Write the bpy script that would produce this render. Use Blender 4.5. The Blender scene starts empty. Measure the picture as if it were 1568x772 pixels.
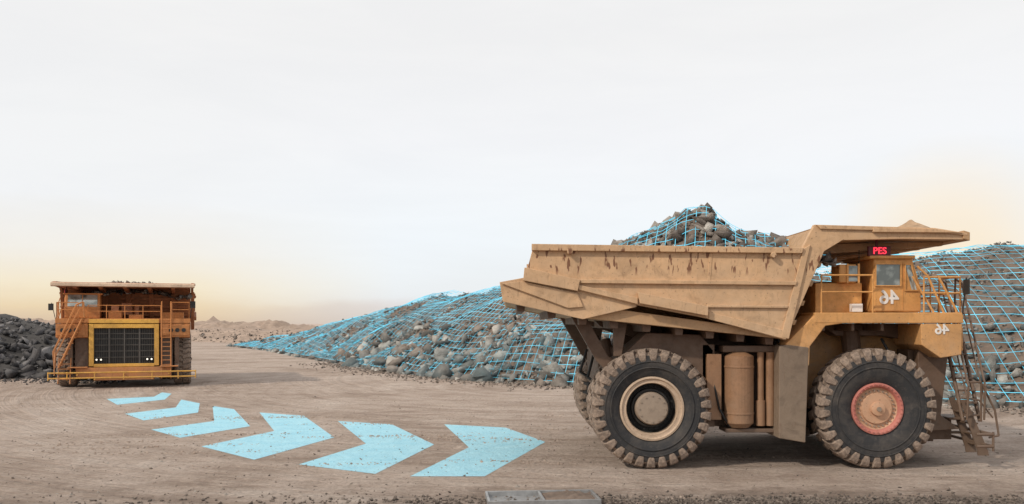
import bpy, bmesh, math, random
import numpy as np
from mathutils import Vector, Matrix, noise
R=math.radians
random.seed(7); rng=np.random.default_rng(7)
scene=bpy.context.scene
col=scene.collection

# ------------------------------------------------------------------ node helpers
class NT:
    def __init__(s,mat):
        s.t=mat.node_tree; s.n=s.t.nodes; s.l=s.t.links
    def new(s,typ,**kw):
        nd=s.n.new(typ)
        for k,v in kw.items(): setattr(nd,k,v)
        return nd
    def link(s,a,b): s.l.new(a,b)
    def noise(s,vec,scale,detail=5,rough=.55,dist=0):
        n=s.new('ShaderNodeTexNoise'); n.inputs['Scale'].default_value=scale
        n.inputs['Detail'].default_value=detail; n.inputs['Roughness'].default_value=rough
        n.inputs['Distortion'].default_value=dist
        s.link(vec,n.inputs['Vector']); return n.outputs[0]
    def mapping(s,vec,scale=(1,1,1),rot=(0,0,0),loc=(0,0,0)):
        m=s.new('ShaderNodeMapping'); m.inputs['Scale'].default_value=scale
        m.inputs['Rotation'].default_value=rot; m.inputs['Location'].default_value=loc
        s.link(vec,m.inputs['Vector']); return m.outputs[0]
    def ramp(s,fac,stops):
        r=s.new('ShaderNodeValToRGB'); e=r.color_ramp.elements
        while len(e)<len(stops): e.new(.5)
        for i,(p,c) in enumerate(stops):
            e[i].position=p; e[i].color=(c,c,c,1) if isinstance(c,(int,float)) else (*c,1)
        s.link(fac,r.inputs[0]); return r.outputs[0]
    def mix(s,f,a,b,mode='MIX'):
        m=s.new('ShaderNodeMix',data_type='RGBA',blend_type=mode)
        for sock,v in ((m.inputs[0],f),(m.inputs[6],a),(m.inputs[7],b)):
            if isinstance(v,bpy.types.NodeSocket): s.link(v,sock)
            elif isinstance(v,(int,float)) : sock.default_value=v
            else: sock.default_value=(*v,1)
        return m.outputs[2]
    def math(s,op,a,b=0,clamp=False):
        m=s.new('ShaderNodeMath',operation=op,use_clamp=clamp)
        for sock,v in ((m.inputs[0],a),(m.inputs[1],b)):
            if isinstance(v,bpy.types.NodeSocket): s.link(v,sock)
            else: sock.default_value=v
        return m.outputs[0]
    def maprange(s,v,a,b,c,d):
        m=s.new('ShaderNodeMapRange'); s.link(v,m.inputs[0])
        for i,x in enumerate((a,b,c,d)): m.inputs[i+1].default_value=x
        return m.outputs[0]
    def bump(s,h,strength=.3,dist=.05):
        b=s.new('ShaderNodeBump'); b.inputs['Strength'].default_value=strength
        b.inputs['Distance'].default_value=dist; s.link(h,b.inputs['Height']); return b.outputs[0]

def newmat(name,rough=.7,metal=0):
    m=bpy.data.materials.new(name); m.use_nodes=True
    t=NT(m); b=t.n['Principled BSDF']
    b.inputs['Roughness'].default_value=rough; b.inputs['Metallic'].default_value=metal
    t.b=b; t.obj=t.new('ShaderNodeTexCoord').outputs['Object']
    return m,t

def paint(name,c,dust=(.36,.27,.19),dustmax=.75,streak=.5,rust=(.13,.065,.035),rough=.55,zlo=.6,zhi=4.2,dmin=.15,drips=0):
    m,t=newmat(name,rough)
    n=t.noise(t.obj,.9,7,.62,.3)
    n2=t.noise(t.obj,7,6,.7)
    base=t.mix(t.ramp(n,[(.3,0),(.7,1)]),tuple(x*.72 for x in c),tuple(min(1,x*1.15) for x in c))
    base=t.mix(t.math('MULTIPLY',t.ramp(n2,[(.45,0),(.7,1)]),.4),base,tuple(x*.5 for x in c))
    sep=t.new('ShaderNodeSeparateXYZ'); t.link(t.obj,sep.inputs[0])
    hz=t.maprange(sep.outputs[2],zlo,zhi,dustmax,dmin)
    dn=t.math('MULTIPLY',hz,t.ramp(t.noise(t.obj,2.2,8,.7,.4),[(.25,.35),(.65,1.3)]),True)
    base=t.mix(dn,base,dust)
    # soot / oil smudges
    sg=t.ramp(t.noise(t.obj,1.7,6,.7,1.0),[(.52,0),(.70,.45)])
    base=t.mix(sg,base,tuple(x*.35 for x in c))
    st=t.noise(t.mapping(t.obj,(6,6,1.3)),1.6,7,.7)
    sm=t.math('MULTIPLY',t.ramp(st,[(.58,0),(.68,1)]),streak)
    base=t.mix(sm,base,rust)
    if drips:
        dr=t.ramp(t.noise(t.mapping(t.obj,(9,9,2.4)),1.0,2,.5),[(.60,0),(.635,1)])
        zm=t.math('MULTIPLY',t.ramp(t.maprange(sep.outputs[2],4.6,5.7,0,1),[(.25,0),(.4,1),(.85,1),(.9,.2)]),drips)
        base=t.mix(t.math('MULTIPLY',dr,zm),base,(.15,.055,.025))
    ch=t.ramp(t.noise(t.obj,19,4,.6),[(.64,0),(.69,1)])
    base=t.mix(t.math('MULTIPLY',ch,.6),base,(.1,.06,.04))
    t.link(base,t.b.inputs['Base Color'])
    t.link(t.ramp(n2,[(.3,rough-.12),(.7,min(1,rough+.25))]),t.b.inputs['Roughness'])
    t.link(t.bump(t.noise(t.obj,1.4,3,.5),.5,.06),t.b.inputs['Normal'])
    return m

def plain(name,c,rough=.7,metal=0,var=.25,bs=.3,scale=4,emit=None):
    m,t=newmat(name,rough,metal)
    n=t.noise(t.obj,scale,7,.65)
    t.link(t.mix(t.ramp(n,[(.3,0),(.7,1)]),tuple(x*(1-var) for x in c),tuple(min(1,x*(1+var)) for x in c)),t.b.inputs['Base Color'])
    if bs: t.link(t.bump(n,bs,.03),t.b.inputs['Normal'])
    if emit:
        t.b.inputs['Emission Color'].default_value=(*emit[:3],1); t.b.inputs['Emission Strength'].default_value=emit[3]
    return m

# ------------------------------------------------------------------ mesh helpers
def mkobj(name,verts,faces,mat=None,parent=None,smooth=False,bevel=0):
    me=bpy.data.meshes.new(name); me.from_pydata([tuple(v) for v in verts],[],faces); me.update()
    bm=bmesh.new(); bm.from_mesh(me); bmesh.ops.recalc_face_normals(bm,faces=bm.faces); bm.to_mesh(me); bm.free()
    o=bpy.data.objects.new(name,me); col.objects.link(o)
    if mat: me.materials.append(mat)
    if smooth:
        for p in me.polygons: p.use_smooth=True
    if parent: o.parent=parent
    if bevel:
        b=o.modifiers.new('bev','BEVEL'); b.width=bevel; b.segments=2; b.limit_method='ANGLE'; b.angle_limit=R(40)
    return o
class Parts:
    """collects pieces of one part and emits a single mesh"""
    def __init__(s): s.v=[]; s.f=[]
    def add(s,v,f):
        k=len(s.v); s.v+= [tuple(p) for p in v]; s.f+=[tuple(i+k for i in q) for q in f]
    def box(s,x0,x1,y0,y1,z0,z1):
        s.add([(x,y,z) for x in(x0,x1) for y in(y0,y1) for z in(z0,z1)],
              [(0,1,3,2),(4,6,7,5),(0,4,5,1),(2,3,7,6),(0,2,6,4),(1,5,7,3)])
    def prism(s,pts,y0,y1):
        n=len(pts)
        s.add([(p[0],y0,p[1]) for p in pts]+[(p[0],y1,p[1]) for p in pts],
              [tuple(range(n)),tuple(range(2*n-1,n-1,-1))]+[(i,i+n,(i+1)%n+n,(i+1)%n) for i in range(n)])
    def cyl(s,a,b,r,seg=16,r2=None):
        a=Vector(a);b=Vector(b); r2=r if r2 is None else r2
        d=(b-a).normalized(); u=d.orthogonal().normalized(); w=d.cross(u)
        v=[]
        for c,rr in((a,r),(b,r2)):
            for i in range(seg):
                t=2*math.pi*i/seg; v.append(c+u*rr*math.cos(t)+w*rr*math.sin(t))
        s.add(v,[(i,(i+1)%seg,(i+1)%seg+seg,i+seg) for i in range(seg)]+[tuple(range(seg-1,-1,-1)),tuple(range(seg,2*seg))])
    def tube(s,pts,r,seg=8):
        for a,b in zip(pts[:-1],pts[1:]): s.cyl(a,b,r,seg)
    def lathe(s,prof,cx,cz,seg=64):
        k=len(prof); v=[];f=[]
        for i in range(seg):
            t=2*math.pi*i/seg
            for r,y in prof: v.append((cx+r*math.cos(t),y,cz+r*math.sin(t)))
        for i in range(seg):
            j=(i+1)%seg
            for q in range(k-1): f.append((i*k+q,i*k+q+1,j*k+q+1,j*k+q))
        s.add(v,f)
    def emit(s,name,mat,parent,bevel=0,smooth=False,split=False):
        o=mkobj(name,s.v,s.f,mat,parent,smooth,bevel)
        if split:
            m=o.modifiers.new('es','EDGE_SPLIT'); m.split_angle=R(35)
        return o

# ------------------------------------------------------------------ rocks
protos=[]
for k in range(26):
    bm=bmesh.new()
    n=random.choice([8,9,10,12,14])
    for i in range(n):
        p=Vector((random.uniform(-1,1),random.uniform(-1,1),random.uniform(-1,1)))
        p=p/max(abs(p.x),abs(p.y),abs(p.z))*random.uniform(.6,.95)
        bm.verts.new((p.x*random.uniform(.85,1.15),p.y*.8,p.z*.7))
    r=bmesh.ops.convex_hull(bm,input=bm.verts)
    bmesh.ops.delete(bm,geom=[g for g in r['geom_interior'] if isinstance(g,bmesh.types.BMVert)],context='VERTS')
    bm.verts.index_update()
    protos.append((np.array([v.co[:] for v in bm.verts]),np.array([[v.index for v in f.verts] for f in bm.faces if len(f.verts)==3])))
    bm.free()
def rocks(name,places,mat,parent=None,tilt=.35):
    """places: list of (x,y,z,size,tone)"""
    V=[];F=[];T=[];k=0
    for (x,y,z,sz,tone) in places:
        pv,pf=protos[rng.integers(len(protos))]
        a,b,c=rng.uniform(-3.14,3.14,3)
        M=np.array((Matrix.Rotation(a,3,'Z')@Matrix.Rotation(b*tilt,3,'X')@Matrix.Rotation(c*tilt,3,'Y')))
        s=sz*.5*rng.uniform(.65,1.35,3)
        v=(pv*s)@M.T+np.array((x,y,z))
        V.append(v);F.append(pf+k);k+=len(v);T.append(np.full(len(v),tone))
    V=np.concatenate(V);F=np.concatenate(F);T=np.concatenate(T)
    me=bpy.data.meshes.new(name)
    me.vertices.add(len(V)); me.vertices.foreach_set('co',V.ravel().astype(np.float32))
    me.loops.add(F.size); me.loops.foreach_set('vertex_index',F.ravel().astype(np.int32))
    me.polygons.add(len(F)); me.polygons.foreach_set('loop_start',np.arange(0,F.size,3,dtype=np.int32))
    me.polygons.foreach_set('loop_total',np.full(len(F),3,dtype=np.int32))
    me.update(calc_edges=True); me.validate()
    at=me.attributes.new('tone','FLOAT','POINT'); at.data.foreach_set('value',T.astype(np.float32))
    me.materials.append(mat)
    o=bpy.data.objects.new(name,me); col.objects.link(o)
    if parent: o.parent=parent
    return o
def rockmat(name,stops,dust,dustamt=.35,teal_glow=0):
    m,t=newmat(name,.9)
    a=t.new('ShaderNodeAttribute',attribute_name='tone')
    n=t.noise(t.obj,3.5,6,.7)
    f=t.math('ADD',a.outputs['Fac'],t.math('MULTIPLY',t.math('SUBTRACT',n,.5),.8))
    c=t.ramp(f,stops)
    g=t.new('ShaderNodeNewGeometry'); s=t.new('ShaderNodeSeparateXYZ'); t.link(g.outputs['Normal'],s.inputs[0])
    d=t.math('MULTIPLY',t.maprange(s.outputs[2],.2,.95,0,1),dustamt,True)
    c=t.mix(d,c,dust)
    if teal_glow:
        c=t.mix(t.ramp(t.noise(t.obj,.11,3,.6),[(.38,0),(.62,teal_glow)]),c,(.12,.25,.30))  # teal light of the grid lines painted into the rock colour in patches
    t.link(c,t.b.inputs['Base Color'])
    t.link(t.bump(t.noise(t.obj,5,8,.75),1.0,.12),t.b.inputs['Normal'])
    return m
ST=[(0,(.05,.042,.037)),(.35,(.135,.108,.09)),(.68,(.28,.235,.20)),(1,(.58,.55,.50))]
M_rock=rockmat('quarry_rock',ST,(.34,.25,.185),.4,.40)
M_load=rockmat('load_rock',ST,(.34,.29,.25),.3)
M_grav=rockmat('gravel_rock',ST,(.40,.32,.26),.35)
M_dark=rockmat('dark_ore_rock',[(0,(.025,.025,.028)),(.5,(.07,.068,.072)),(1,(.25,.24,.24))],(.18,.16,.15),.4)
M_soil=plain('rubble_soil',(.15,.11,.085),.95,0,.4,.8,1.2)
M_soild=plain('dark_soil',(.06,.055,.052),.95,0,.4,.8,1.2)
M_berm=plain('berm_soil',(.33,.245,.19),.95,0,.3,.6,.4)  # soil tone made paler, distance haze put into the colour

def fb(x,y,s,seed=0): return noise.fractal(Vector((x*s+seed,y*s-seed,seed*.37)),1,2,5)

class Ridge:
    def __init__(s,base,heights,rise,back,seed,amp=.5,power=1.35):
        s.rise,s.back,s.seed,s.amp,s.power=rise,back,seed,amp,power
        P=np.array(base,float); seg=np.linalg.norm(np.diff(P,axis=0),axis=1); L=np.concatenate([[0],np.cumsum(seg)])
        s.len=L[-1]; n=int(s.len)+1; s.s=np.linspace(0,s.len,n)
        X=np.interp(s.s,L,P[:,0]);Y=np.interp(s.s,L,P[:,1]);H=np.interp(s.s,L,heights)
        def sm(a,w=9):
            p=np.pad(a,(w,w),mode='reflect',reflect_type='odd'); return np.convolve(p,np.ones(2*w+1)/(2*w+1),'valid')
        s.X,s.Y,s.H=sm(X),sm(Y),sm(H)
        dx=sm(np.gradient(s.X));dy=sm(np.gradient(s.Y));l=np.hypot(dx,dy)
        s.nx,s.ny=dy/l,-dx/l
    def at(s,u,t,smooth=False):
        X=np.interp(u,s.s,s.X);Y=np.interp(u,s.s,s.Y);H=np.interp(u,s.s,s.H)
        nx=np.interp(u,s.s,s.nx);ny=np.interp(u,s.s,s.ny)
        x=X+nx*t;y=Y+ny*t
        if t<=0: f=0.03*t
        else:
            q=min(t/s.rise,1); f=1-(1-q)**s.power
            if t>s.rise+4: f*=max(0,1-((t-s.rise-4)/(s.back-s.rise-4)))
        z=H*f
        k=min(1,max(0,t)/3)
        z+=k*s.amp*fb(x,y,.13,s.seed)
        if not smooth: z+=k*s.amp*.75*fb(x,y,.5,s.seed+9)
        return x,y,z-.02
    def mesh(s,name,mat,tstep=.7):
        n=int(s.len/1.0); ts=np.arange(-1,s.back+tstep,tstep)
        V=[];F=[]
        for i in range(n+1):
            for t in ts: V.append(s.at(s.len*i/n,t))
        k=len(ts)
        for i in range(n):
            for j in range(k-1): F.append((i*k+j,i*k+j+1,(i+1)*k+j+1,(i+1)*k+j))
        return mkobj(name,V,F,mat,smooth=True)
    def scatter(s,count,smin,smax,tmax,tone=(.1,.9),toe=1.0,u0=0,u1=None,bias=1.0):
        out=[]
        for _ in range(count):
            u=u0+((u1 or s.len)-u0)*rng.uniform()**bias; t=rng.uniform(-.6,tmax)
            q=1-max(0,min(1,t/s.rise))
            sz=smin+(smax-smin)*rng.uniform()**3.2*(.35+toe*q)
            x,y,z=s.at(u,t)
            out.append((x,y,z+sz*.12,sz,np.clip(rng.normal(sum(tone)/2,(tone[1]-tone[0])/2.8),0,1)))
        return out
    def wires(s,u0,u1,t0,t1,du,dt,lift,shear=.5):
        L=[]
        def pt(u,t):
            u=min(max(u,0),s.len); x,y,z=s.at(u,t,True)
            return (x,y,z+lift+.2*math.sin(u*.33+t*.4)*min(1,max(0,t)/3))
        us=np.arange(u0,u1,du)
        for u in us: L.append([pt(u+shear*t,t) for t in np.arange(t0,t1,.8)])
        for t in np.arange(t0,t1,dt): L.append([pt(u,t) for u in np.arange(u0,u1,1.2)])
        return L

def wirecurve(name,lines,r,mat,parent=None):
    c=bpy.data.curves.new(name,'CURVE'); c.dimensions='3D'; c.bevel_depth=r; c.bevel_resolution=0
    for l in lines:
        sp=c.splines.new('POLY'); sp.points.add(len(l)-1)
        sp.points.foreach_set('co',np.array([(p[0],p[1],p[2],1) for p in l],dtype=np.float32).ravel())
    c.materials.append(mat)
    o=bpy.data.objects.new(name,c); col.objects.link(o)
    if parent:o.parent=parent
    return o
M_wire,tw=newmat('cyan_survey_line',.5)
tw.b.inputs['Base Color'].default_value=(.06,.38,.52,1)
tw.b.inputs['Emission Color'].default_value=(.20,.70,.90,1)
nn=tw.noise(tw.obj,.35,3,.6)
tw.link(tw.ramp(nn,[(.35,.25),(.7,1.0)]),tw.b.inputs['Emission Strength'])
tw.link(tw.ramp(nn,[(.3,.4),(.62,1)]),tw.b.inputs['Alpha'])

# main stockpile ridge
base=[(52,22),(36,30.5),(21.2,38.7),(12,45.5),(2.9,51.8),(-3.6,57.8),(-8.8,66),(-20.4,91),(-33,120),(-47,146)]
Hs=[8.2,8.0,7.6,7.3,7.2,7.1,6.7,6.3,4.0,.8]
rg=Ridge(base,Hs,13,30,3,.7)
rg.mesh('rock_stockpile_hill',M_soil)
pl=rg.scatter(13000,.14,.75,17,(.05,.85),1.0,bias=1.35)+rg.scatter(1900,.35,1.35,5,(.2,1.0),1.0,u0=8,u1=95)
pl+=rg.scatter(20000,.10,.42,17,(.05,.8),.8,u0=12,u1=110)
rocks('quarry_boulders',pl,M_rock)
wirecurve('survey_grid_net',rg.wires(6,rg.len-6,0,14.5,.68,.56,.30),.0145,M_wire)

# left dark stockpile
lg=Ridge([(-27,63),(-32,58.8),(-45,55),(-64,50)],[3.0,3.9,4.4,4.6],9,22,11,.7)
lg.mesh('dark_ore_stockpile',M_soild)
pl=lg.scatter(3600,.2,1.4,12,(.05,.9),1.0)+lg.scatter(900,.1,.35,2,(.2,.6))
for _ in range(900):
    x=random.uniform(-48,-24.5); pl.append((x,57.3+random.gauss(0,1.3)-(x+32)*.25,.02,random.uniform(.05,.25),random.uniform(.1,.5)))
rocks('dark_ore_boulders',pl,M_dark)
# distant berms
b1=Ridge([(-36,152),(-52,168),(-82,190),(-130,205)],[1.6,2.4,2.3,2.2],9,26,21,.6); b1.mesh('earth_berm_hill',M_berm,1.2)
b2=Ridge([(-60,240),(-95,255),(-150,260),(-260,250)],[2.0,4.6,4.6,6],16,50,31,1.2); b2.mesh('earth_berm_hill.001',M_berm,2)
rocks('berm_rubble',b1.scatter(1200,.2,.9,10,(.05,.6)),M_grav)

# ------------------------------------------------------------------ ground
mg,t=newmat('dirt_ground',.95)
o=t.obj
big=t.noise(o,.10,5,.6,.8)
streak=t.noise(t.mapping(o,(.09,.6,1),(0,0,R(7))),1.0,9,.66,.9)
streak2=t.noise(t.mapping(o,(.5,2.4,1),(0,0,R(-12))),1.0,8,.7,1.2)
mid=t.noise(o,.9,9,.7,.4)
fine=t.noise(o,8,8,.78)
sp_=t.new('ShaderNodeSeparateXYZ'); t.link(o,sp_.inputs[0])
# haul-road curve worn by wheels: noise that is long around the bend and narrow across it
def ringn(cx,cy,sc,seed):
    dx=t.math('SUBTRACT',sp_.outputs[0],cx); dy=t.math('SUBTRACT',sp_.outputs[1],cy)
    d=t.math('SQRT',t.math('ADD',t.math('MULTIPLY',dx,dx),t.math('MULTIPLY',dy,dy)))
    cb=t.new('ShaderNodeCombineXYZ'); t.link(t.math('MULTIPLY',d,sc),cb.inputs[0]); t.link(t.math('MULTIPLY',sp_.outputs[0],.07),cb.inputs[1]); cb.inputs[2].default_value=seed
    return t.noise(cb.outputs[0],1,5,.65,.25)
ring=ringn(3,52,1.15,1.0); ring2=ringn(14,64,2.6,5.0)
f=t.math('ADD',t.math('MULTIPLY',big,.26),t.math('MULTIPLY',streak,.12))
f=t.math('ADD',f,t.math('MULTIPLY',ring,.20)); f=t.math('ADD',f,t.math('MULTIPLY',ring2,.10))
f=t.math('ADD',f,t.math('MULTIPLY',streak2,.10))
f=t.math('ADD',f,t.math('MULTIPLY',mid,.22))
c=t.ramp(f,[(.40,(.25,.18,.137)),(.46,(.42,.32,.255)),(.52,(.57,.455,.38)),(.59,(.70,.595,.515))])
c=t.mix(t.ramp(fine,[(.36,.6),(.58,0)]),c,(.23,.165,.125))
spk=t.ramp(t.noise(o,22,3,.6),[(.60,0),(.70,.5)])
c=t.mix(spk,c,(.66,.58,.51))
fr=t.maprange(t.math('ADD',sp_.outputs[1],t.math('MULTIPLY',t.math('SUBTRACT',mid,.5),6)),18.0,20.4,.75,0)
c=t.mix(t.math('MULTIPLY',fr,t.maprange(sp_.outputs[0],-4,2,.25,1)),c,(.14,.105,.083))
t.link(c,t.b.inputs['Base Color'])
w=t.new('ShaderNodeTexWave',wave_type='BANDS',bands_direction='X'); w.inputs['Scale'].default_value=.85
w.inputs['Distortion'].default_value=5; w.inputs['Detail'].default_value=4
t.link(t.mapping(o,(1,.6,1),(0,0,R(14))),w.inputs[0])
lane=t.ramp(ring,[(.53,0),(.60,1)])
imp=t.math('MULTIPLY',t.math('MULTIPLY',w.outputs[1],lane),t.ramp(t.noise(o,.35,3,.6),[(.42,0),(.6,1)]))
h=t.math('ADD',t.math('MULTIPLY',fine,.4),t.math('MULTIPLY',mid,1.5))
h=t.math('ADD',h,t.math('MULTIPLY',streak2,.8)); h=t.math('ADD',h,t.math('MULTIPLY',imp,.22)); h=t.math('ADD',h,t.math('MULTIPLY',ring2,1.3))
t.link(t.bump(h,1.0,.22),t.b.inputs['Normal'])
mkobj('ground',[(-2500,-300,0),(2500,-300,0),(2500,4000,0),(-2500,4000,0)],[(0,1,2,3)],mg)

pb=[]
for _ in range(3000):
    y=16.5+28*random.random()**1.8; x=random.uniform(-.62,.62)*y
    pb.append((x,y,.0,random.uniform(.02,.08)*(1 if random.random()<.95 else 1.8),random.uniform(.1,.9)))
for _ in range(2600):
    x=random.gauss(6,5.5); y=18.1+abs(random.gauss(0,.45)); pb.append((x,y,.005,random.uniform(.03,.13),random.uniform(0,.6)))
for _ in range(2500):
    u=random.uniform(5,95); X=np.interp(u,rg.s,rg.X);Y=np.interp(u,rg.s,rg.Y); d=abs(random.gauss(0,1.6))
    pb.append((X-np.interp(u,rg.s,rg.nx)*d,Y-np.interp(u,rg.s,rg.ny)*d,.02,random.uniform(.05,.28),random.uniform(.1,.8)))
rocks('ground_gravel',pb,M_grav)
cl_=[]
for k in range(24):
    y0=random.uniform(18.8,36); x0=random.uniform(-16,6); L=random.uniform(3,9); sl_=random.uniform(-.16,.16); ph=random.uniform(0,6)
    for _ in range(int(L*30)):
        s_=random.random(); x=x0+L*s_; y=y0+sl_*L*s_+.35*math.sin(x*.5+ph)+random.gauss(0,.16)
        cl_.append((x,y,-.008,random.uniform(.02,.12)*math.sin(math.pi*s_)**.5+.01,random.uniform(.1,.9)))
M_clod=rockmat('dirt_clod',[(0,(.26,.19,.145)),(.5,(.40,.30,.24)),(1,(.55,.44,.36))],(.54,.43,.355),.5)
rocks('soil_clods',cl_,M_clod)

# ------------------------------------------------------------------ painted arrows
ma,t=newmat('cyan_arrow_paint',.7)
n=t.noise(t.obj,1.6,8,.7); n2=t.noise(t.obj,14,6,.7)
c=t.mix(t.ramp(n,[(.3,0),(.7,1)]),(.30,.66,.82),(.46,.80,.92)); c=t.mix(t.ramp(n2,[(.5,0),(.75,.5)]),c,(.55,.76,.84))
t.link(c,t.b.inputs['Base Color']); t.link(t.ramp(n2,[(.32,.6),(.46,.94)]),t.b.inputs['Alpha'])
t.link(t.bump(t.noise(t.obj,3,9,.75),.9,.12),t.b.inputs['Normal'])
arrows=[
 [(-18.7,47.4),(-17.85,46.5),(-16.8,42.9),(-17.9,40.2),(-19.8,43.3),(-18.0,44.6)],
 [(-16.0,42.9),(-14.4,40.9),(-12.99,36.7),(-14.0,33.7),(-15.8,36.2),(-14.75,38.9)],
 [(-13.37,39.6),(-11.94,38.1),(-9.39,31.8),(-10.7,28.6),(-12.53,30.8),(-11.25,33.5)],
 [(-10.45,36.7),(-8.31,35.4),(-5.75,28.7),(-6.98,24.0),(-9.32,26.6),(-8.15,30.4)],
 [(-6.58,33.5),(-4.39,32.4),(-2.37,27.0),(-3.35,21.75),(-5.58,23.2),(-4.48,27.2)],
 [(-2.48,32.4),(-.23,31.4),(1.04,27.6),(-.66,21.4),(-2.46,21.4),(-1.285,26.4)]]
for i,a in enumerate(arrows):
    mkobj('road_arrow_marking' if i==0 else 'road_arrow_marking.%03d'%i,[(x,y,.006) for x,y in a],[(0,5,2,1),(5,4,3,2)],ma)

# ------------------------------------------------------------------ truck
def E(u,v,dep=0.0):
    """image pixel coordinates -> truck-local metres for a plane 'dep' m inboard of the right tyre face"""
    k=(22.4+dep)/1358; return ((u-784)*k-6.4, 3.7-(v-495)*k)  # image pixels projected back from the camera onto the near truck's depth plane
def EP(pts,dep=0): return [E(u,v,dep) for u,v in pts]

def tyre(P,T,cx,yc,rim,Rr=1.53,w=.95):
    prof=[(rim-.01,-.34),(rim+.06,-.40),(rim+.25,-.455),(1.12,-.475),(1.27,-.465),(1.36,-.43)]
    P.lathe([(r,yc+y) for r,y in prof],cx,Rr,72); P.lathe([(r,yc-y) for r,y in prof],cx,Rr,72)
    for rr in (1.05,1.2):
        for sg in(-1,1):
            P.lathe([(rr-.02,yc+sg*.44),(rr-.012,yc+sg*.486),(rr+.012,yc+sg*.488),(rr+.02,yc+sg*.44)],cx,Rr,72)
    tp=[(1.355,-.433),(1.42,-.38),(1.44,-.2),(1.44,.2),(1.42,.38),(1.355,.433)]
    T.lathe([(r,yc+y) for r,y in tp],cx,Rr,72)
    n=30
    for side in(-1,1):
        for k in range(n):
            a0=2*math.pi*(k+(.5 if side>0 else 0))/n
            st=[(.02,1.525,1.40,.0,.28),(.18,1.53,1.40,.03,.30),(.37,1.52,1.38,.075,.33),(.455,1.47,1.33,.085,.33),(.492,1.38,1.25,.085,.27),(.488,1.26,1.2,.085,.20)]
            V=[];F=[]
            for (ww,rt,rb,sh,wd) in st:
                hw=2*math.pi/n*wd
                for (da,r) in((-hw*1.12,rb),(-hw,rt),(hw,rt),(hw*1.12,rb)):
                    a=a0+sh+da; yy=ww if r==rt else max(0,ww-.03)
                    V.append((cx+r*math.cos(a),yc+side*yy,Rr+r*math.sin(a)))
            for q in range(len(st)-1):
                for e in range(3): F.append((q*4+e,q*4+e+1,q*4+e+5,q*4+e+4))
            m=4*(len(st)-1)
            F+= [(0,3,2,1),(m,m+1,m+2,m+3)]
            T.add(V,F)

def text(name,s,loc,size,mat,parent,mirror=True,rotz=0,depth=.008,bold=.02):
    c=bpy.data.curves.new(name,'FONT'); c.body=s; c.size=size; c.align_x='CENTER'; c.align_y='CENTER'; c.extrude=depth; c.offset=bold*size
    o=bpy.data.objects.new(name,c); col.objects.link(o)
    dg=bpy.context.evaluated_depsgraph_get(); me=bpy.data.meshes.new_from_object(o.evaluated_get(dg))
    bpy.data.objects.remove(o)
    Mx=Matrix.Translation(loc)@Matrix.Rotation(rotz,4,'Z')@Matrix.Rotation(R(90),4,'X')@Matrix.Diagonal((-1 if mirror else 1,1,1,1))
    me.transform(Mx)
    if mirror: me.flip_normals()
    me.materials.clear(); me.materials.append(mat)
    q=bpy.data.objects.new(name,me); col.objects.link(q); q.parent=parent

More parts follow.
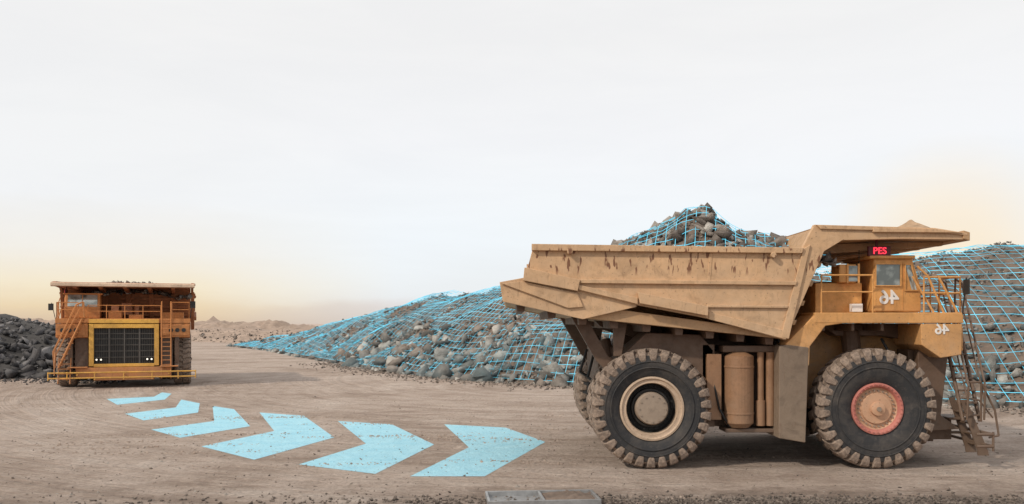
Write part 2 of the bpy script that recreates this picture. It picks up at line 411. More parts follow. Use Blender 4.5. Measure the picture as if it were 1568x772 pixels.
def truck(name,loc,rotz,body,cabm,trim,red,under,stair,nloads,grid=True):
    root=bpy.data.objects.new(name,None); col.objects.link(root); root.location=loc; root.rotation_euler=(0,0,rotz)
    S=Parts();T=Parts()
    for sg in(-1,1):
        tyre(S,T,2.86,sg*3.125,.64)
        tyre(S,T,-2.85,sg*3.125,.80); tyre(S,T,-2.85,sg*2.08,.80)
    S.emit('tyre_sidewalls',M_side,root,0,True); T.emit('tyre_treads',M_tread,root,.012,False)
    A=Parts();B=Parts();C=Parts();D=Parts();Hb=Parts()
    for sg in(-1,1):
        f=lambda pr:[(r,sg*y) for r,y in pr]
        A.lathe(f([(.66,3.46),(.655,3.55),(.62,3.56),(.57,3.54),(.53,3.46)]),2.86,1.53)
        Hb.lathe(f([(.535,3.46),(.50,3.43),(.40,3.44),(.38,3.49),(.18,3.50),(.17,3.60),(.10,3.62),(.001,3.62)]),2.86,1.53)
        for k in range(26):
            a=2*math.pi*k/26; x=2.86+.455*math.cos(a); z=1.53+.455*math.sin(a)
            D.cyl((x,sg*3.42,z),(x,sg*3.475,z),.022,6)
        for k in range(32):
            a=2*math.pi*k/32; x=2.86+.60*math.cos(a); z=1.53+.60*math.sin(a)
            A.cyl((x,sg*3.54,z),(x,sg*3.585,z),.018,6)
        D.cyl((2.86,sg*3.6,1.53),(2.86,sg*3.66,1.53),.06,12)
        A.lathe(f([(.64,3.46),(.6,2.8)]),2.86,1.53)
        B.lathe(f([(.82,3.46),(.815,3.53),(.77,3.54),(.74,3.50),(.70,3.49),(.66,3.50),(.64,3.46),(.63,3.2)]),-2.85,1.53)
        C.lathe(f([(.63,3.3),(.60,3.12),(.40,3.10)]),-2.85,1.53)
        C.lathe(f([(.50,3.12),(.49,3.28),(.44,3.30)]),-2.85,1.53)
        D.lathe(f([(.42,3.12),(.41,3.52),(.38,3.57),(.10,3.585),(.001,3.585)]),-2.85,1.53)
        for k in range(24):
            a=2*math.pi*k/24; x=-2.85+.555*math.cos(a); z=1.53+.555*math.sin(a)
            C.cyl((x,sg*3.1,z),(x,sg*3.18,z),.022,6)
        for k in range(12):
            a=2*math.pi*k/12; x=-2.85+.33*math.cos(a); z=1.53+.33*math.sin(a)
            D.cyl((x,sg*3.57,z),(x,sg*3.60,z),.02,6)
    A.emit('front_rims',red,root,0,True,True);B.emit('rear_rims',trim['rim'],root,0,True,True);Hb.emit('front_hubs',trim['hub'],root,0,True,True)
    C.emit('rear_hub_recess',M_black,root,0,True,True);D.emit('rear_hub_drums_and_bolts',trim['drum'],root,0,True,True)
    # ---- dump body
    W=3.75
    P=Parts();Q=Parts();N=Parts()
    sideplate=EP([(817,375),(1228,381),(1247,344),(1430,349),(1480,357),(1480,367),(1380,366),(1290,368),(1262,385),(1203,521),(1080,487),(975,467),(885,445),(803,430)],-.15)
    tail=EP([(765,432),(803,425),(885,440),(975,462),(975,470),(893,489),(770,462)],-.15)
    for sg in(-1,1):
        P.prism(sideplate,sg*W,sg*(W-.15))
        P.prism(tail,sg*(W-.03),sg*(W-.2))
    P.emit('body_side_plates',body,root,.012)
    for sg in(-1,1):
        def rib(pts,out): N.prism(EP(pts,-.15),sg*(W-.01),sg*(W+out))
        rib([(814,374),(1229,380),(1226,388.5),(814,384)],.12)
        rib([(888,428),(1219,431),(1217,437),(888,434)],.10)
        rib([(975,448),(1082,469.5),(1082,484),(979,465)],.20)
        rib([(1082,467),(1206,468),(1205,472),(1082,471)],.07)
        rib([(1086,388),(1091,388),(1088,430),(1083,430)],.015)
        rib([(1229,381),(1240,375),(1207,519),(1195,516)],.06)
        rib([(803,410),(888,429),(884,446),(801,430)],.14)
        rib([(1249,344.5),(1430,349.5),(1480,357.5),(1480,361),(1425,355),(1255,351)],.06)
        rib([(1335,349.5),(1429,351),(1472,357),(1335,356)],.10)
        rib([(884,436),(976,456),(976,466),(886,444)],.08)
        rib([(1085,478),(1206,507),(1203,520),(1085,489)],.05)
        rib([(767,434),(800,431),(884,449),(893,470),(870,472)],.04)
        for u in (872,1182):
            x,z=E(u,391 if u>900 else 386,-.15); N.cyl((x,sg*(W+.0),z),(x,sg*(W+.17),z),.07,14)
    N.emit('body_side_ribs',body,root,.012)
    Q.prism(EP([(768,440),(893,466),(1195,508),(1201,519),(893,487),(771,460)],-.15),-3.57,3.57)
    Q.prism(EP([(1230,383),(1250,349),(1280,352),(1262,387),(1206,520),(1190,516)],-.15),-3.58,3.58)
    Q.prism(EP([(1251,347),(1430,351),(1478,358.5),(1478,364),(1380,363.5),(1265,369)],-.15),-3.58,3.58)
    Q.prism(EP([(1474,353),(1484,356),(1484,369),(1474,366)],-.15),-3.8,3.8)
    for y in(-2.6,-1.3,0,1.3,2.6):
        Q.prism(EP([(1272,368),(1475,364.5),(1475,371),(1270,385)],-.15),y-.1,y+.1)
        Q.prism(EP([(1262,386),(1275,386),(1216,520),(1203,520)],-.15),y-.14,y+.14)
    for zz in (400,430,460,490):
        x=1262-(zz-386)*(59/134); Q.prism(EP([(x-2,zz),(x+9,zz),(x+6,zz+8),(x-5,zz+8)],-.15),-3.5,3.5)
    Q.emit('body_floor_headboard_canopy',trim['inner'],root,.015)
    if not grid:
        Lp=Parts(); Lp.prism(EP([(1484.5,355),(1488,357),(1488,366),(1484.5,368)],-.15),-3.8,3.8); Lp.emit('canopy_front_lip',trim['lip'],root,.01)  # thin strip that carries the painted lit rim of the canopy
    Rb=Parts()
    for u in(790,838,886,935,985,1035,1083,1130,1175):
        v=462+(u-770)*.21 if u<893 else 488+(u-893)*.104
        Rb.prism(EP([(u,v-4),(u+15,v-4),(u+13,v+11),(u+2,v+11)],-.0),-3.35,3.35)
    for y in(-1.45,1.2):
        Rb.prism(EP([(905,485),(1200,516),(1200,534),(1000,525),(920,500)],2),y,y+.3)
    for sg in(-1,1):
        Rb.prism(EP([(870,478),(893,478),(930,545),(955,560),(930,570),(912,552)],1.0),sg*2.5,sg*2.75)
        Rb.prism(EP([(938,470),(962,474),(950,545),(938,545)],.8),sg*2.85,sg*3.05)
        Rb.prism(EP([(880,470),(1000,492),(985,500),(885,482)],.6),sg*3.0,sg*3.25)
    Rb.emit('underbody_bolsters',under,root,.012)
    # ---- chassis
    Fm=Parts()
    for sg in(-1,1): Fm.box(-4.0,4.7,sg*.9,sg*1.3,1.35,2.15)
    Fm.box(-4.05,-1.5,-1.75,1.75,1.9,3.05)
    for sg in(-1,1):
        Fm.prism([(-3.7,2.7),(-2.9,3.45),(-1.5,3.4),(-1.15,3.0),(-1.15,2.0),(-1.7,2.6),(-2.6,2.95)],sg*1.4,sg*2.9)
    Fm.cyl((-2.85,-2.4,1.53),(-2.85,2.4,1.53),.58,24)
    Fm.cyl((2.86,-2.9,1.5),(2.86,2.9,1.5),.28,16)
    Fm.box(-1.45,-1.12,-2.9,2.9,1.0,3.15)
    Fm.box(-1.12,.55,-2.35,2.35,.95,2.95)
    Fm.box(-.95,.95,-3.1,-2.4,2.95,3.12); Fm.box(-.95,.95,2.4,3.1,2.95,3.12)
    Fm.box(-.9,.6,-3.15,-2.4,.88,.98); Fm.box(-.9,.6,2.4,3.15,.88,.98)
    Fm.box(.55,1.2,-2.3,2.3,1.1,3.6)
    for sg in(-1,1):
        Fm.cyl((-3.5,sg*1.55,1.7),(-3.9,sg*1.6,3.25),.2,16)
        Fm.cyl((-3.5,sg*1.55,1.7),(-3.7,sg*1.58,2.6),.27,16)
        Fm.cyl((-1.0,sg*1.6,1.3),(.6,sg*1.6,3.3),.16,16)
        Fm.cyl((2.86,sg*2.2,1.5),(2.7,sg*2.1,3.5),.24,16)
        Fm.box(4.05,4.7,sg*1.9,sg*2.6,1.0,3.0)
        Fm.prism([(4.15,3.0),(4.95,3.0),(4.75,1.3),(5.25,.95),(4.4,.9),(4.15,1.5)],sg*2.7,sg*2.95)
        Fm.prism([(1.9,3.67),(4.2,3.67),(4.2,3.25),(3.6,3.36),(2.3,3.36)],sg*1.6,sg*2.2)
        for k in range(3): Fm.box(1.5+k*.75,1.58+k*.75,sg*1.6,sg*3.4,3.5,3.69)
    Fm.emit('chassis_frame',under,root,.02)
    Tk=Parts()
    for sg in(-1,1):
        Tk.cyl((-.51,sg*2.98,1.12),(-.51,sg*2.98,2.85),.37,28); Tk.cyl((-.51,sg*2.98,2.85),(-.51,sg*2.98,2.95),.37,28,.2)
        Tk.cyl((-.51,sg*2.98,1.0),(-.51,sg*2.98,1.12),.25,28,.37)
        for z in(1.35,2.55): Tk.cyl((-.51,sg*2.98,z),(-.51,sg*2.98,z+.05),.385,28)
        Tk.cyl((.03,sg*3.05,1.05),(.03,sg*3.05,2.95),.085,16); Tk.cyl((.28,sg*3.05,1.05),(.28,sg*3.05,2.95),.11,16)
        Tk.cyl((.03,sg*3.05,1.05),(.03,sg*3.05,1.7),.12,16)
        Tk.box(-1.35,-.98,sg*2.6,sg*3.05,1.2,2.9)
    Tk.emit('hydraulic_tanks',trim['tank'],root,.008)
    Hs_=Parts()
    for sg in(-1,1):
        for k in range(5):
            x=.42+k*.07; Hs_.tube([(x-.2,sg*(2.5+.1*k),3.4),(x,sg*(2.6+.08*k),2.6),(x+.25,sg*2.5,1.8),(x+.7,sg*2.3,1.5)],.03,6)
        Hs_.tube([(-1.2,sg*3.0,2.3),(-1.05,sg*3.1,1.5),(-.8,sg*3.1,1.05),(.3,sg*3.1,.9),(.9,sg*2.9,1.1)],.028,6)
        Hs_.tube([(3.3,sg*2.7,3.3),(3.5,sg*2.9,2.8),(3.3,sg*2.8,2.2)],.035,6)
        Hs_.tube([(-4.1,sg*1.2,2.9),(-4.3,sg*1.4,2.2),(-3.5,sg*1.7,1.7)],.04,6)
    Hs_.emit('hydraulic_hoses',M_black,root,0,True)
    G=Parts()
    for sg in(-1,1):
        G.prism(EP([(1203,527),(1250,479.5),(1300,479.5),(1300,494),(1264,499),(1240,531),(1239,560),(1205,560)],.05),sg*3.56,sg*2.4)
    G.emit('mudguards',cabm,root,.02)
    G=Parts()
    for sg in(-1,1):
        G.prism(EP([(1193,530),(1206,528),(1238,532),(1233,678),(1192,671)],.05),sg*3.575,sg*2.42)
    G.emit('mud_flaps',trim['flap'],root,.02)
    # ---- deck
    Dk=Parts()
    Dk.box(1.25,5.02,-3.57,3.57,3.70,3.97)
    for sg in(-1,1):
        Dk.prism([(3.95,3.68),(5.0,3.68),(4.98,2.9),(4.45,2.82),(3.97,3.15)],sg*3.55,sg*1.9)
        Dk.box(4.99,5.05,sg*2.05,sg*3.5,3.0,3.6)
    Dk.box(1.3,4.8,-1.55,1.55,1.5,3.69)
    Dk.emit('deck_and_hood',cabm,root,.02)
    Gf=Parts()
    Gf.box(4.8,5.08,-1.85,-1.6,1.25,3.66);Gf.box(4.8,5.08,1.6,1.85,1.25,3.66)
    Gf.box(4.8,5.07,-1.6,1.6,3.42,3.66);Gf.box(4.8,5.07,-1.6,1.6,1.2,1.38)
    Gf.box(4.95,5.1,-1.85,1.85,3.7,3.93)
    Gf.emit('grille_frame',trim['yellow'],root,.015)
    Gd=Parts(); Gd.box(4.81,4.86,-1.6,1.6,1.38,3.42)
    Gd.emit('radiator_core',M_black,root)
    Gb=Parts()
    for k in range(27): y=-1.56+3.12*k/26; Gb.box(4.9,4.92,y-.008,y+.008,1.38,3.42)
    for z in(1.75,2.1,2.45,2.8,3.1): Gb.box(4.92,4.95,-1.6,1.6,z-.02,z+.02)
    for y in(-.8,0,.8): Gb.box(4.93,4.98,y-.04,y+.04,1.38,3.42)
    Gb.emit('grille_bars',M_steel,root)
    L=Parts();Lb=Parts()
    for y in(-1.45,-1.22,1.22,1.45):
        Lb.cyl((4.9,y,1.62),(5.06,y,1.62),.08,16); L.cyl((5.055,y,1.62),(5.07,y,1.62),.05,16)
    for y in(-3.2,-2.85,-2.5,2.5,2.85,3.2): Lb.cyl((5.04,y,3.3),(5.12,y,3.3),.12,16)
    Lb.emit('lamp_housings',M_black,root); L.emit('headlights',M_lamp,root)
    Bp=Parts(); Bp.box(4.5,5.25,-2.5,2.5,.62,1.18); Bp.box(4.6,5.2,-1.6,1.6,.45,.62)
    Bp.box(5.0,5.5,-2.9,-1.9,1.18,1.24); Bp.box(5.0,5.5,1.9,2.9,1.18,1.24)
    Bp.emit('front_bumper',trim['bump'],root,.02)
    Rl=Parts()
    for z in(.62,.92): Rl.tube([(5.2,-3.85,z),(5.62,-3.85,z),(5.62,3.85,z),(5.2,3.85,z)],.04)
    for y in(-3.85,-2.9,-1.5,0,1.5,2.9,3.85): Rl.tube([(5.62,y,.5),(5.62,y,.98)],.03)
    for y in(-2.4,0,2.4): Rl.tube([(5.2,y,.8),(5.62,y,.8)],.04)
    Rl.emit('bumper_rails',trim['brail'],root)
    St=Parts()
    for dx in(5.12,5.55):
        St.tube([(dx,-3.35,1.2),(dx,-2.15,3.95)],.05)
        St.tube([(dx,-3.55,1.25),(dx,-3.62,2.1),(dx,-2.45,4.75),(dx,-2.1,4.9),(dx,-2.05,4.0)],.028)
        St.tube([(dx,-3.6,1.7),(dx,-2.3,4.5)],.02)
    for k in range(9):
        q=(k+.5)/9; y=-3.35+1.2*q; z=1.2+2.75*q; St.box(5.12,5.55,y-.14,y+.14,z-.02,z+.02)
    for yy in(-3.35,-2.75):
        St.prism([(5.05,1.75),(5.2,1.75),(5.75,.45),(5.78,.32),(5.5,.32),(5.48,.45)],yy-.02,yy+.02)
    for k in range(4):
        q=(k+.5)/4; St.box(5.12+.45*q,5.34+.45*q,-3.35,-2.75,1.55-1.1*q-.02,1.55-1.1*q+.02)
    St.tube([(5.05,-3.5,2.2),(5.5,-3.5,2.2),(5.85,-3.5,1.5),(5.95,-3.5,.85),(5.7,-3.5,.8)],.028)
    St.tube([(5.0,-3.5,1.8),(5.45,-3.5,1.75),(5.8,-3.5,1.3)],.022)
    St.tube([(5.5,-3.5,2.2),(5.5,-3.5,1.2)],.025)
    St.emit('access_stairs',stair,root,.004)
    Ld=Parts()
    for y in(2.0,2.5): Ld.tube([(5.2,y,1.15),(5.2,y,4.9),(5.0,y,4.95)],.035)
    for k in range(11): Ld.tube([(5.2,2.0,1.3+k*.26),(5.2,2.5,1.3+k*.26)],.022)
    for y in(2.0,2.5): Ld.tube([(5.4,y,1.2),(5.45,y,.5)],.03)
    Ld.emit('front_ladder',stair,root)
    Hr=Parts()
    def rail(pts,h=.95,r=.022):
        for a,b in zip(pts[:-1],pts[1:]):
            a=Vector(a);b=Vector(b)
            for q in(h,h*.55): Hr.tube([a+Vector((0,0,q)),b+Vector((0,0,q))],r)
            n=max(1,round((b-a).length/.9))
            for k in range(n+1):
                p=a.lerp(b,k/n); Hr.tube([p,p+Vector((0,0,h))],r)
    rail([(1.45,-3.5,3.97),(2.75,-3.5,3.97)])
    rail([(4.05,-3.5,3.97),(4.97,-3.5,3.97),(4.97,-2.4,3.97)],.9)
    rail([(4.97,-1.9,3.97),(4.97,1.95,3.97)],.75)
    rail([(4.97,2.55,3.97),(4.97,3.5,3.97),(1.5,3.5,3.97)])
    Hr.tube([(3.9,-3.45,5.15),(4.15,-3.5,4.9),(4.55,-3.5,3.97)],.028)
    Hr.tube([(3.85,-3.3,4.9),(4.3,-3.5,3.97)],.028)
    Hr.tube([(4.4,-3.52,4.9),(4.85,-3.52,4.05),(4.95,-3.52,3.5)],.03)
    Hr.emit('deck_handrails',trim['rail'],root)
    Ms=Parts()
    Ms.tube([(5.0,-3.55,3.9),(5.0,-3.75,4.85)],.018); Ms.box(4.97,5.0,-3.92,-3.65,4.42,4.8)
    Ms.tube([(4.7,3.55,4.0),(4.7,3.7,5.0)],.018); Ms.box(4.68,4.71,3.55,3.85,4.6,5.0)
    Ms.tube([(2.6,-3.0,5.2),(2.6,-3.0,5.6)],.01)
    Ms.emit('mirrors_and_aerials',M_black,root)
    # ---- cab
    Cb=Parts()
    cabp=EP([(1338,395),(1397,395),(1411,441),(1411,478),(1338,478)],.4)
    Cb.prism(cabp,-3.2,-1.35)
    Cb.emit('cab_shell',cabm,root,.04)
    Rf=Parts(); Rf.prism(EP([(1332,390),(1402,391),(1402,396),(1332,396)],.3),-3.3,-1.25)
    Rf.box(1.5,2.72,-2.9,-1.6,3.97,4.75)
    Rf.box(2.05,2.5,-3.1,-2.5,4.75,5.22)
    Rf.box(2.3,4.3,-.9,-.2,3.97,4.35)
    Rf.box(2.2,4.4,.2,.9,3.97,4.2)
    Rf.box(1.8,3.4,1.9,3.2,3.97,4.35)
    Rf.emit('cab_roof_and_cabinets',cabm,root,.025)
    Bx=Parts(); Bx.box(3.9,4.3,-.75,-.35,4.35,4.75); Bx.box(2.5,2.9,-.3,.3,4.2,4.9); Bx.cyl((3,.55,4.2),(3,.55,4.75),.14,16)
    Bx.emit('deck_air_cleaner',trim['tank'],root,.02)
    Gl=Parts();Fr=Parts()
    def win(u0,v0,u1,v1,y,du=0):
        Gl.prism(EP([(u0,v0),(u1,v0),(u1+du,v1),(u0+(du if du>3 else 0),v1)],.4),y,y-.012)
        for q in([(u0-1.5,v0-1.5),(u1+1.5,v0-1.5),(u1+1.5,v0),(u0-1.5,v0)],[(u0-1.5,v1),(u1+1.5+du,v1),(u1+1.5+du,v1+1.5),(u0-1.5,v1+1.5)],[(u0-1.5,v0),(u0,v0),(u0,v1),(u0-1.5,v1)],[(u1,v0),(u1+1.5,v0),(u1+1.5+du,v1),(u1+du,v1)]):
            Fr.prism(EP(q,.4),y,y-.045)
    win(1341,405,1378,437,-3.2)
    win(1386,406,1394,444,-3.2,10)
    for q in([(1340,441),(1382,441),(1382,442),(1340,442)],[(1382,402),(1383,402),(1383,476),(1382,476)],[(1340,475),(1382,475),(1382,476),(1340,476)]): Fr.prism(EP(q,.4),-3.2,-3.215)
    a=E(1397.6,397,.4);b=E(1409.5,437,.4)
    Gl.prism([(a[0]+.01,a[1]),(a[0]+.03,a[1]),(b[0]+.03,b[1]),(b[0]+.01,b[1])],-3.05,-1.5)
    Fr.prism([(a[0]+.01,a[1]),(a[0]+.05,a[1]),(b[0]+.05,b[1]),(b[0]+.01,b[1])],-2.3,-2.26)
    Gl.prism(EP([(1299,407),(1313,407),(1313,431),(1299,431)],.5),-3.1,-3.112)
    Fr.prism(EP([(1296,404),(1299,404),(1299,434),(1296,434)],.5),-3.1,-3.13);Fr.prism(EP([(1313,404),(1316,404),(1316,434),(1313,434)],.5),-3.1,-3.13)
    Gl.emit('cab_glass',M_glass,root); Fr.emit('window_frames',trim['frame'],root)
    Wh=Parts(); Wh.box(2.35,2.62,-3.2,-3.0,3.99,4.2)
    Wh.emit('deck_equipment_box',M_white,root,.01)
    x,z=E(1361,456,.4); text('number_decal','46',(x,-3.212,z),.50,M_white,root)
    x,z=E(1442,505,.05); text('number_decal_fender','46',(x,-3.56,z),.36,M_white,root)
    Sg=Parts(); x0,z0=E(1330,392,.3);x1,z1=E(1364,377,.3)
    Sg.box(x0,x1,-3.3,-3.2,z0,z1); Sg.box(x0+.2,x0+.26,-3.25,-3.22,z1,z1+.25)
    Sg.emit('display_board',M_led0,root,.01)
    text('display_digits','PES',((x0+x1)/2,-3.31,(z0+z1)/2),.24,M_red,root,False,bold=.015)
    # ---- load
    pl=[]
    def hp(x,y):
        pk=1.5*math.exp(-((x+1.15)/1.25)**2)+.66*math.exp(-((x-1.3)/1.25)**2)+.5*math.exp(-((x+2.9)/.95)**2)
        return 5.25+pk*nloads*math.exp(-(y/2.3)**4)*(1+.2*noise.noise(Vector((x*1.3,y*1.3,3))))+.14*noise.noise(Vector((x*2,y*2,1)))
    V=[];F=[];nx_,ny_=52,44
    for i in range(nx_+1):
        for j in range(ny_+1):
            x=-4.6+6.6*i/nx_; y=-3.55+7.1*j/ny_; V.append((x,y,hp(x,y)-(.9 if i in(0,) else 0)))
    for i in range(nx_):
        for j in range(ny_): F.append((i*(ny_+1)+j,i*(ny_+1)+j+1,(i+1)*(ny_+1)+j+1,(i+1)*(ny_+1)+j))
    mkobj('load_fines',V,F,M_soil,root,True)
    for _ in range(3600):
        x=random.uniform(-4.4,1.9);y=random.uniform(-3.4,3.4); sz=.08+.5*random.random()**3.2
        pl.append((x,y,hp(x,y)+sz*.1,sz,random.uniform(.05,.95)))
    rocks('rock_load',pl,M_load,root)
    if grid:
        Ls=[]
        for k in range(22):
            x=-3.9+k*.27; Ls.append([(x+.25*y,y,hp(x+.25*y,y)+.20) for y in np.arange(-3,3.1,.25)])
        for k in range(20):
            y=-3+k*.31; Ls.append([(x,y,hp(x,y)+.20) for x in np.arange(-4,1.8,.25)])
        wirecurve('survey_grid_on_load',Ls,.008,M_wire,root)
        V=[];F=[]
        x0,_=E(1372,345,1);n=24
        for i in range(n+1):
            for j in range(n+1):
                u=i/n*2-1;v=j/n*2-1; r=math.hypot(u*1.0,v)
                xx=x0+.6+u*.62; zz=6.12+.40*max(0,1-r)*(1+.3*noise.noise(Vector((u*3,v*3,1))))-.04-.05*u
                V.append((xx,-2.2+v*1.0,zz))
        for i in range(n):
            for j in range(n): F.append((i*(n+1)+j,i*(n+1)+j+1,(i+1)*(n+1)+j+1,(i+1)*(n+1)+j))
        mkobj('canopy_dirt_heap',V,F,M_heap,root,True)
    return root

M_side,t=newmat('tyre_rubber',.8)
n=t.noise(t.obj,1.8,8,.7,.5); n2=t.noise(t.obj,12,6,.7)
c=t.mix(t.ramp(n,[(.45,0),(.8,.6)]),(.024,.024,.026),(.14,.115,.095)); c=t.mix(t.ramp(n2,[(.55,0),(.85,.35)]),c,(.2,.165,.14))
t.link(c,t.b.inputs['Base Color']); t.link(t.bump(n2,.2,.01),t.b.inputs['Normal'])
M_tread,t=newmat('dusty_tread',.95)
n=t.noise(t.obj,2.5,8,.7); n2=t.noise(t.obj,14,6,.7)
c=t.mix(t.ramp(n,[(.3,0),(.7,1)]),(.18,.13,.10),(.42,.32,.25)); c=t.mix(t.ramp(n2,[(.4,.6),(.6,0)]),c,(.09,.07,.06))
t.link(c,t.b.inputs['Base Color']); t.link(t.bump(n2,.8,.04),t.b.inputs['Normal'])
M_black=plain('grimy_black',(.022,.021,.02),.7)
M_steel=plain('bare_steel',(.09,.08,.072),.6,.2)
M_lamp=plain('headlamp_lens',(.9,.9,.85),.2,0,0,0,4,(1,.90,.72,1.0))
M_white=plain('white_decal',(.74,.70,.66),.6,0,.1)
M_red=plain('red_led',(.8,.03,.05),.5,0,0,0,4,(1,.04,.08,1.2))
M_led0=plain('display_housing',(.09,.01,.015),.5)
M_heap=plain('sandy_dirt',(.38,.25,.15),.95,0,.3,.7,5)
M_glass,t=newmat('cab_glass',.08)
t.b.inputs['Metallic'].default_value=.5
t.link(t.mix(t.ramp(t.noise(t.obj,1.5,4),[(.4,0),(.6,1)]),(.14,.15,.14),(.5,.52,.48)),t.b.inputs['Base Color'])

bodyA=paint('body_paint_tan',(.62,.375,.195),dust=(.52,.375,.25),streak=.35,dustmax=.6,zlo=3,zhi=5.2,dmin=.35,drips=.9)
innA=paint('body_inner_paint',(.52,.30,.14),dust=(.40,.28,.18),streak=.4,dustmax=.5,zlo=3,zhi=5.2,dmin=.3)
cabA=paint('cab_paint_yellow',(.70,.34,.10),dust=(.44,.28,.16),streak=.25,dustmax=.9,zlo=2.4,zhi=4.2,dmin=.08)
underA=paint('under_paint_brown',(.13,.07,.042),dust=(.15,.105,.075),streak=.5,dustmax=.8)  # brown underbody paint, darkened further to put underside shade into the colour
tankA=paint('tank_paint',(.33,.17,.085),dust=(.24,.155,.10),streak=.35,dustmax=.8,zhi=3)
flapA=paint('flap_dusty',(.19,.135,.095),dust=(.22,.165,.12),streak=.5,dustmax=.9)
redA=paint('rim_red',(.52,.15,.12),dust=(.46,.24,.19),streak=.1,dustmax=.35)
rimA=paint('rim_tan',(.52,.38,.27),dust=(.45,.34,.25),streak=.1,dustmax=.5)
hubA=paint('hub_peach',(.62,.34,.20),dust=(.46,.32,.22),streak=.1,dustmax=.4)
drumA=paint('hub_drum_grey',(.26,.20,.155),dust=(.32,.25,.19),streak=.1,dustmax=.6)
truck('mining_dump_truck',(6.4,26.0,0),0,bodyA,cabA,dict(inner=innA,bump=underA,tank=tankA,flap=flapA,yellow=cabA,rail=cabA,brail=underA,frame=cabA,rim=rimA,hub=hubA,drum=drumA),redA,underA,underA,1.0)

bodyB=paint('body_paint_orange',(.38,.14,.055),dust=(.32,.18,.11),streak=.5,dustmax=.3,dmin=.1)
cabB=paint('cab_paint_orange',(.60,.225,.055),dust=(.38,.21,.12),streak=.5,dustmax=.5)
yelB=paint('grille_yellow',(.78,.42,.06),dust=(.46,.29,.14),streak=.3,dustmax=.3)
lipB=paint('lip_lit',(.74,.55,.40),dust=(.5,.36,.25),streak=.3,dustmax=.3)  # pale tone paints light onto the canopy's front edge
underB=paint('under_paint_dark',(.10,.052,.033),dust=(.14,.10,.075),streak=.5)  # underbody paint with the shade beneath the truck worked into its dark tone
truck('mining_dump_truck.001',(-24.0,55.7,0),R(-70),bodyB,cabB,dict(inner=bodyB,bump=cabB,tank=bodyB,flap=underB,yellow=yelB,rail=cabB,brail=yelB,frame=cabB,rim=cabB,hub=cabB,drum=underB,lip=lipB),cabB,underB,cabB,.6,grid=False)

# ------------------------------------------------------------------ steel tray in foreground
tr=bpy.data.objects.new('steel_tray',None); col.objects.link(tr); tr.location=(.62,18.42,0); tr.rotation_euler=(0,0,R(5))
P=Parts()
P.box(-1.15,1.15,-.55,-.50,0,.13);P.box(-1.15,1.15,.50,.55,0,.13);P.box(-1.15,-1.10,-.5,.5,0,.13);P.box(1.10,1.15,-.5,.5,0,.13);P.box(-.03,.02,-.5,.5,0,.12)
P.box(-1.1,-.03,-.5,.5,.0,.03)
P.emit('tray_frame',plain('galvanised_steel',(.36,.36,.36),.45,.6,.3),tr,.006)
V=[];F=[]
for i in range(25):
    for j in range(21):
        V.append((.02+1.08*i/24,-.5+1.0*j/20,.06+.06*noise.noise(Vector((i*.35,j*.35,0)))+.05*math.sin(math.pi*i/24)))
for i in range(24):
    for j in range(20): F.append((i*21+j,i*21+j+1,(i+1)*21+j+1,(i+1)*21+j))
mkobj('tray_dirt',V,F,M_soil,tr,True)

# ------------------------------------------------------------------ light / sky
sd=Vector((-.66,-.50,.62)).normalized()   # direction towards the sun
el=math.asin(sd.z); az=math.atan2(sd.x,sd.y)
w=bpy.data.worlds.new('World'); scene.world=w; w.use_nodes=True
nt=w.node_tree; nt.nodes.clear()
W_=NT.__new__(NT); W_.t=nt; W_.n=nt.nodes; W_.l=nt.links
out=W_.new('ShaderNodeOutputWorld')
sky=W_.new('ShaderNodeTexSky',sky_type='NISHITA'); sky.sun_disc=False; sky.sun_elevation=el; sky.sun_rotation=az
bg1=W_.new('ShaderNodeBackground'); bg1.inputs[1].default_value=.1; W_.link(sky.outputs[0],bg1.inputs[0])
gen=W_.new('ShaderNodeTexCoord').outputs['Generated']
sp=W_.new('ShaderNodeSeparateXYZ'); W_.link(gen,sp.inputs[0])
cl=W_.noise(W_.mapping(gen,(1.5,1.5,8)),1.7,8,.62,.4)
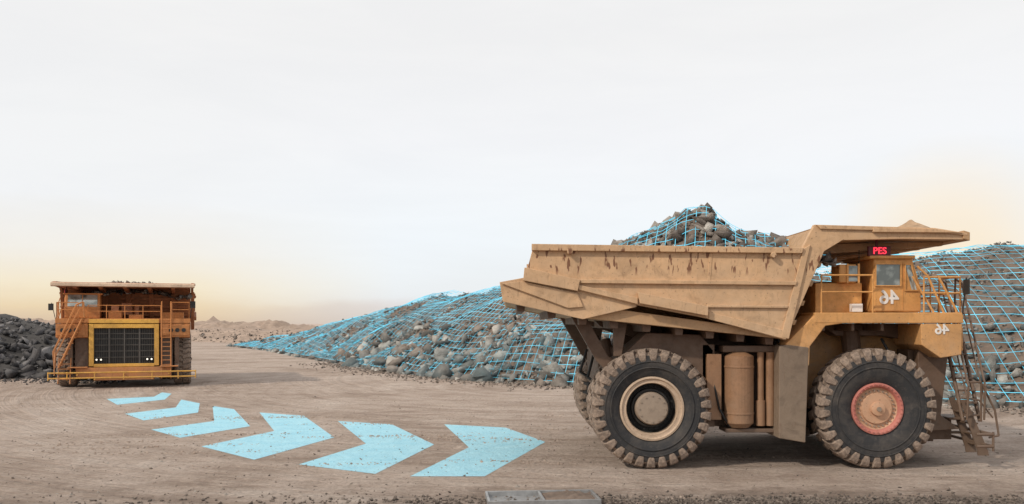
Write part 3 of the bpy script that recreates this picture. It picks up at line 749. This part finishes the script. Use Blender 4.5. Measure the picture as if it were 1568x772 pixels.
zz=W_.math('ADD',sp.outputs[2],W_.math('MULTIPLY',W_.math('SUBTRACT',cl,.5),.04))
cool=W_.ramp(zz,[(0,(.70,.64,.61)),(.016,(.77,.73,.72)),(.028,(.87,.90,.92)),(.09,(.92,.965,1.0)),(.2,(.95,.955,.97)),(.30,(.935,.93,.925))])
warm=W_.ramp(zz,[(0,(.72,.54,.37)),(.02,(.86,.69,.46)),(.042,(.94,.83,.63)),(.075,(.94,.90,.83)),(.13,(.93,.94,.95)),(.30,(.935,.93,.925))])
wf=W_.maprange(sp.outputs[0],-.13,-.34,0,1)
c=W_.mix(wf,cool,warm)
dp=W_.new('ShaderNodeVectorMath',operation='DOT_PRODUCT'); W_.link(gen,dp.inputs[0]); dp.inputs[1].default_value=Vector((.47,.95,.065)).normalized()
gl=W_.math('POWER',W_.maprange(dp.outputs['Value'],.991,1.0,0,1),1.6)
c=W_.mix(W_.math('MULTIPLY',gl,.85),c,(1.05,.84,.56))
c=W_.mix(W_.ramp(cl,[(.36,.15),(.58,0)]),c,(.74,.75,.78))
bg2=W_.new('ShaderNodeBackground'); W_.link(c,bg2.inputs[0]); bg2.inputs[1].default_value=1.0
mx=W_.new('ShaderNodeMixShader'); mx.inputs[0].default_value=.95
W_.link(bg1.outputs[0],mx.inputs[1]);W_.link(bg2.outputs[0],mx.inputs[2]);W_.link(mx.outputs[0],out.inputs[0])
sl=bpy.data.lights.new('sun','SUN'); sl.energy=2.5; sl.angle=R(2); sl.color=(1,.91,.78)
so=bpy.data.objects.new('sun',sl); col.objects.link(so); so.rotation_euler=sd.to_track_quat('Z','Y').to_euler(); so.location=(-30,-30,40)
# ------------------------------------------------------------------ camera
cd=bpy.data.cameras.new('camera'); cam=bpy.data.objects.new('camera',cd); col.objects.link(cam)
cam.location=(0,0,3.7); cam.rotation_euler=(R(90),0,0)
cd.sensor_width=36; cd.lens=1358/1568*36; cd.shift_y=109/1568; cd.clip_end=6000; cd.clip_start=.1
scene.camera=cam
scene.view_settings.view_transform='Standard'; scene.view_settings.look='None'; scene.view_settings.exposure=0
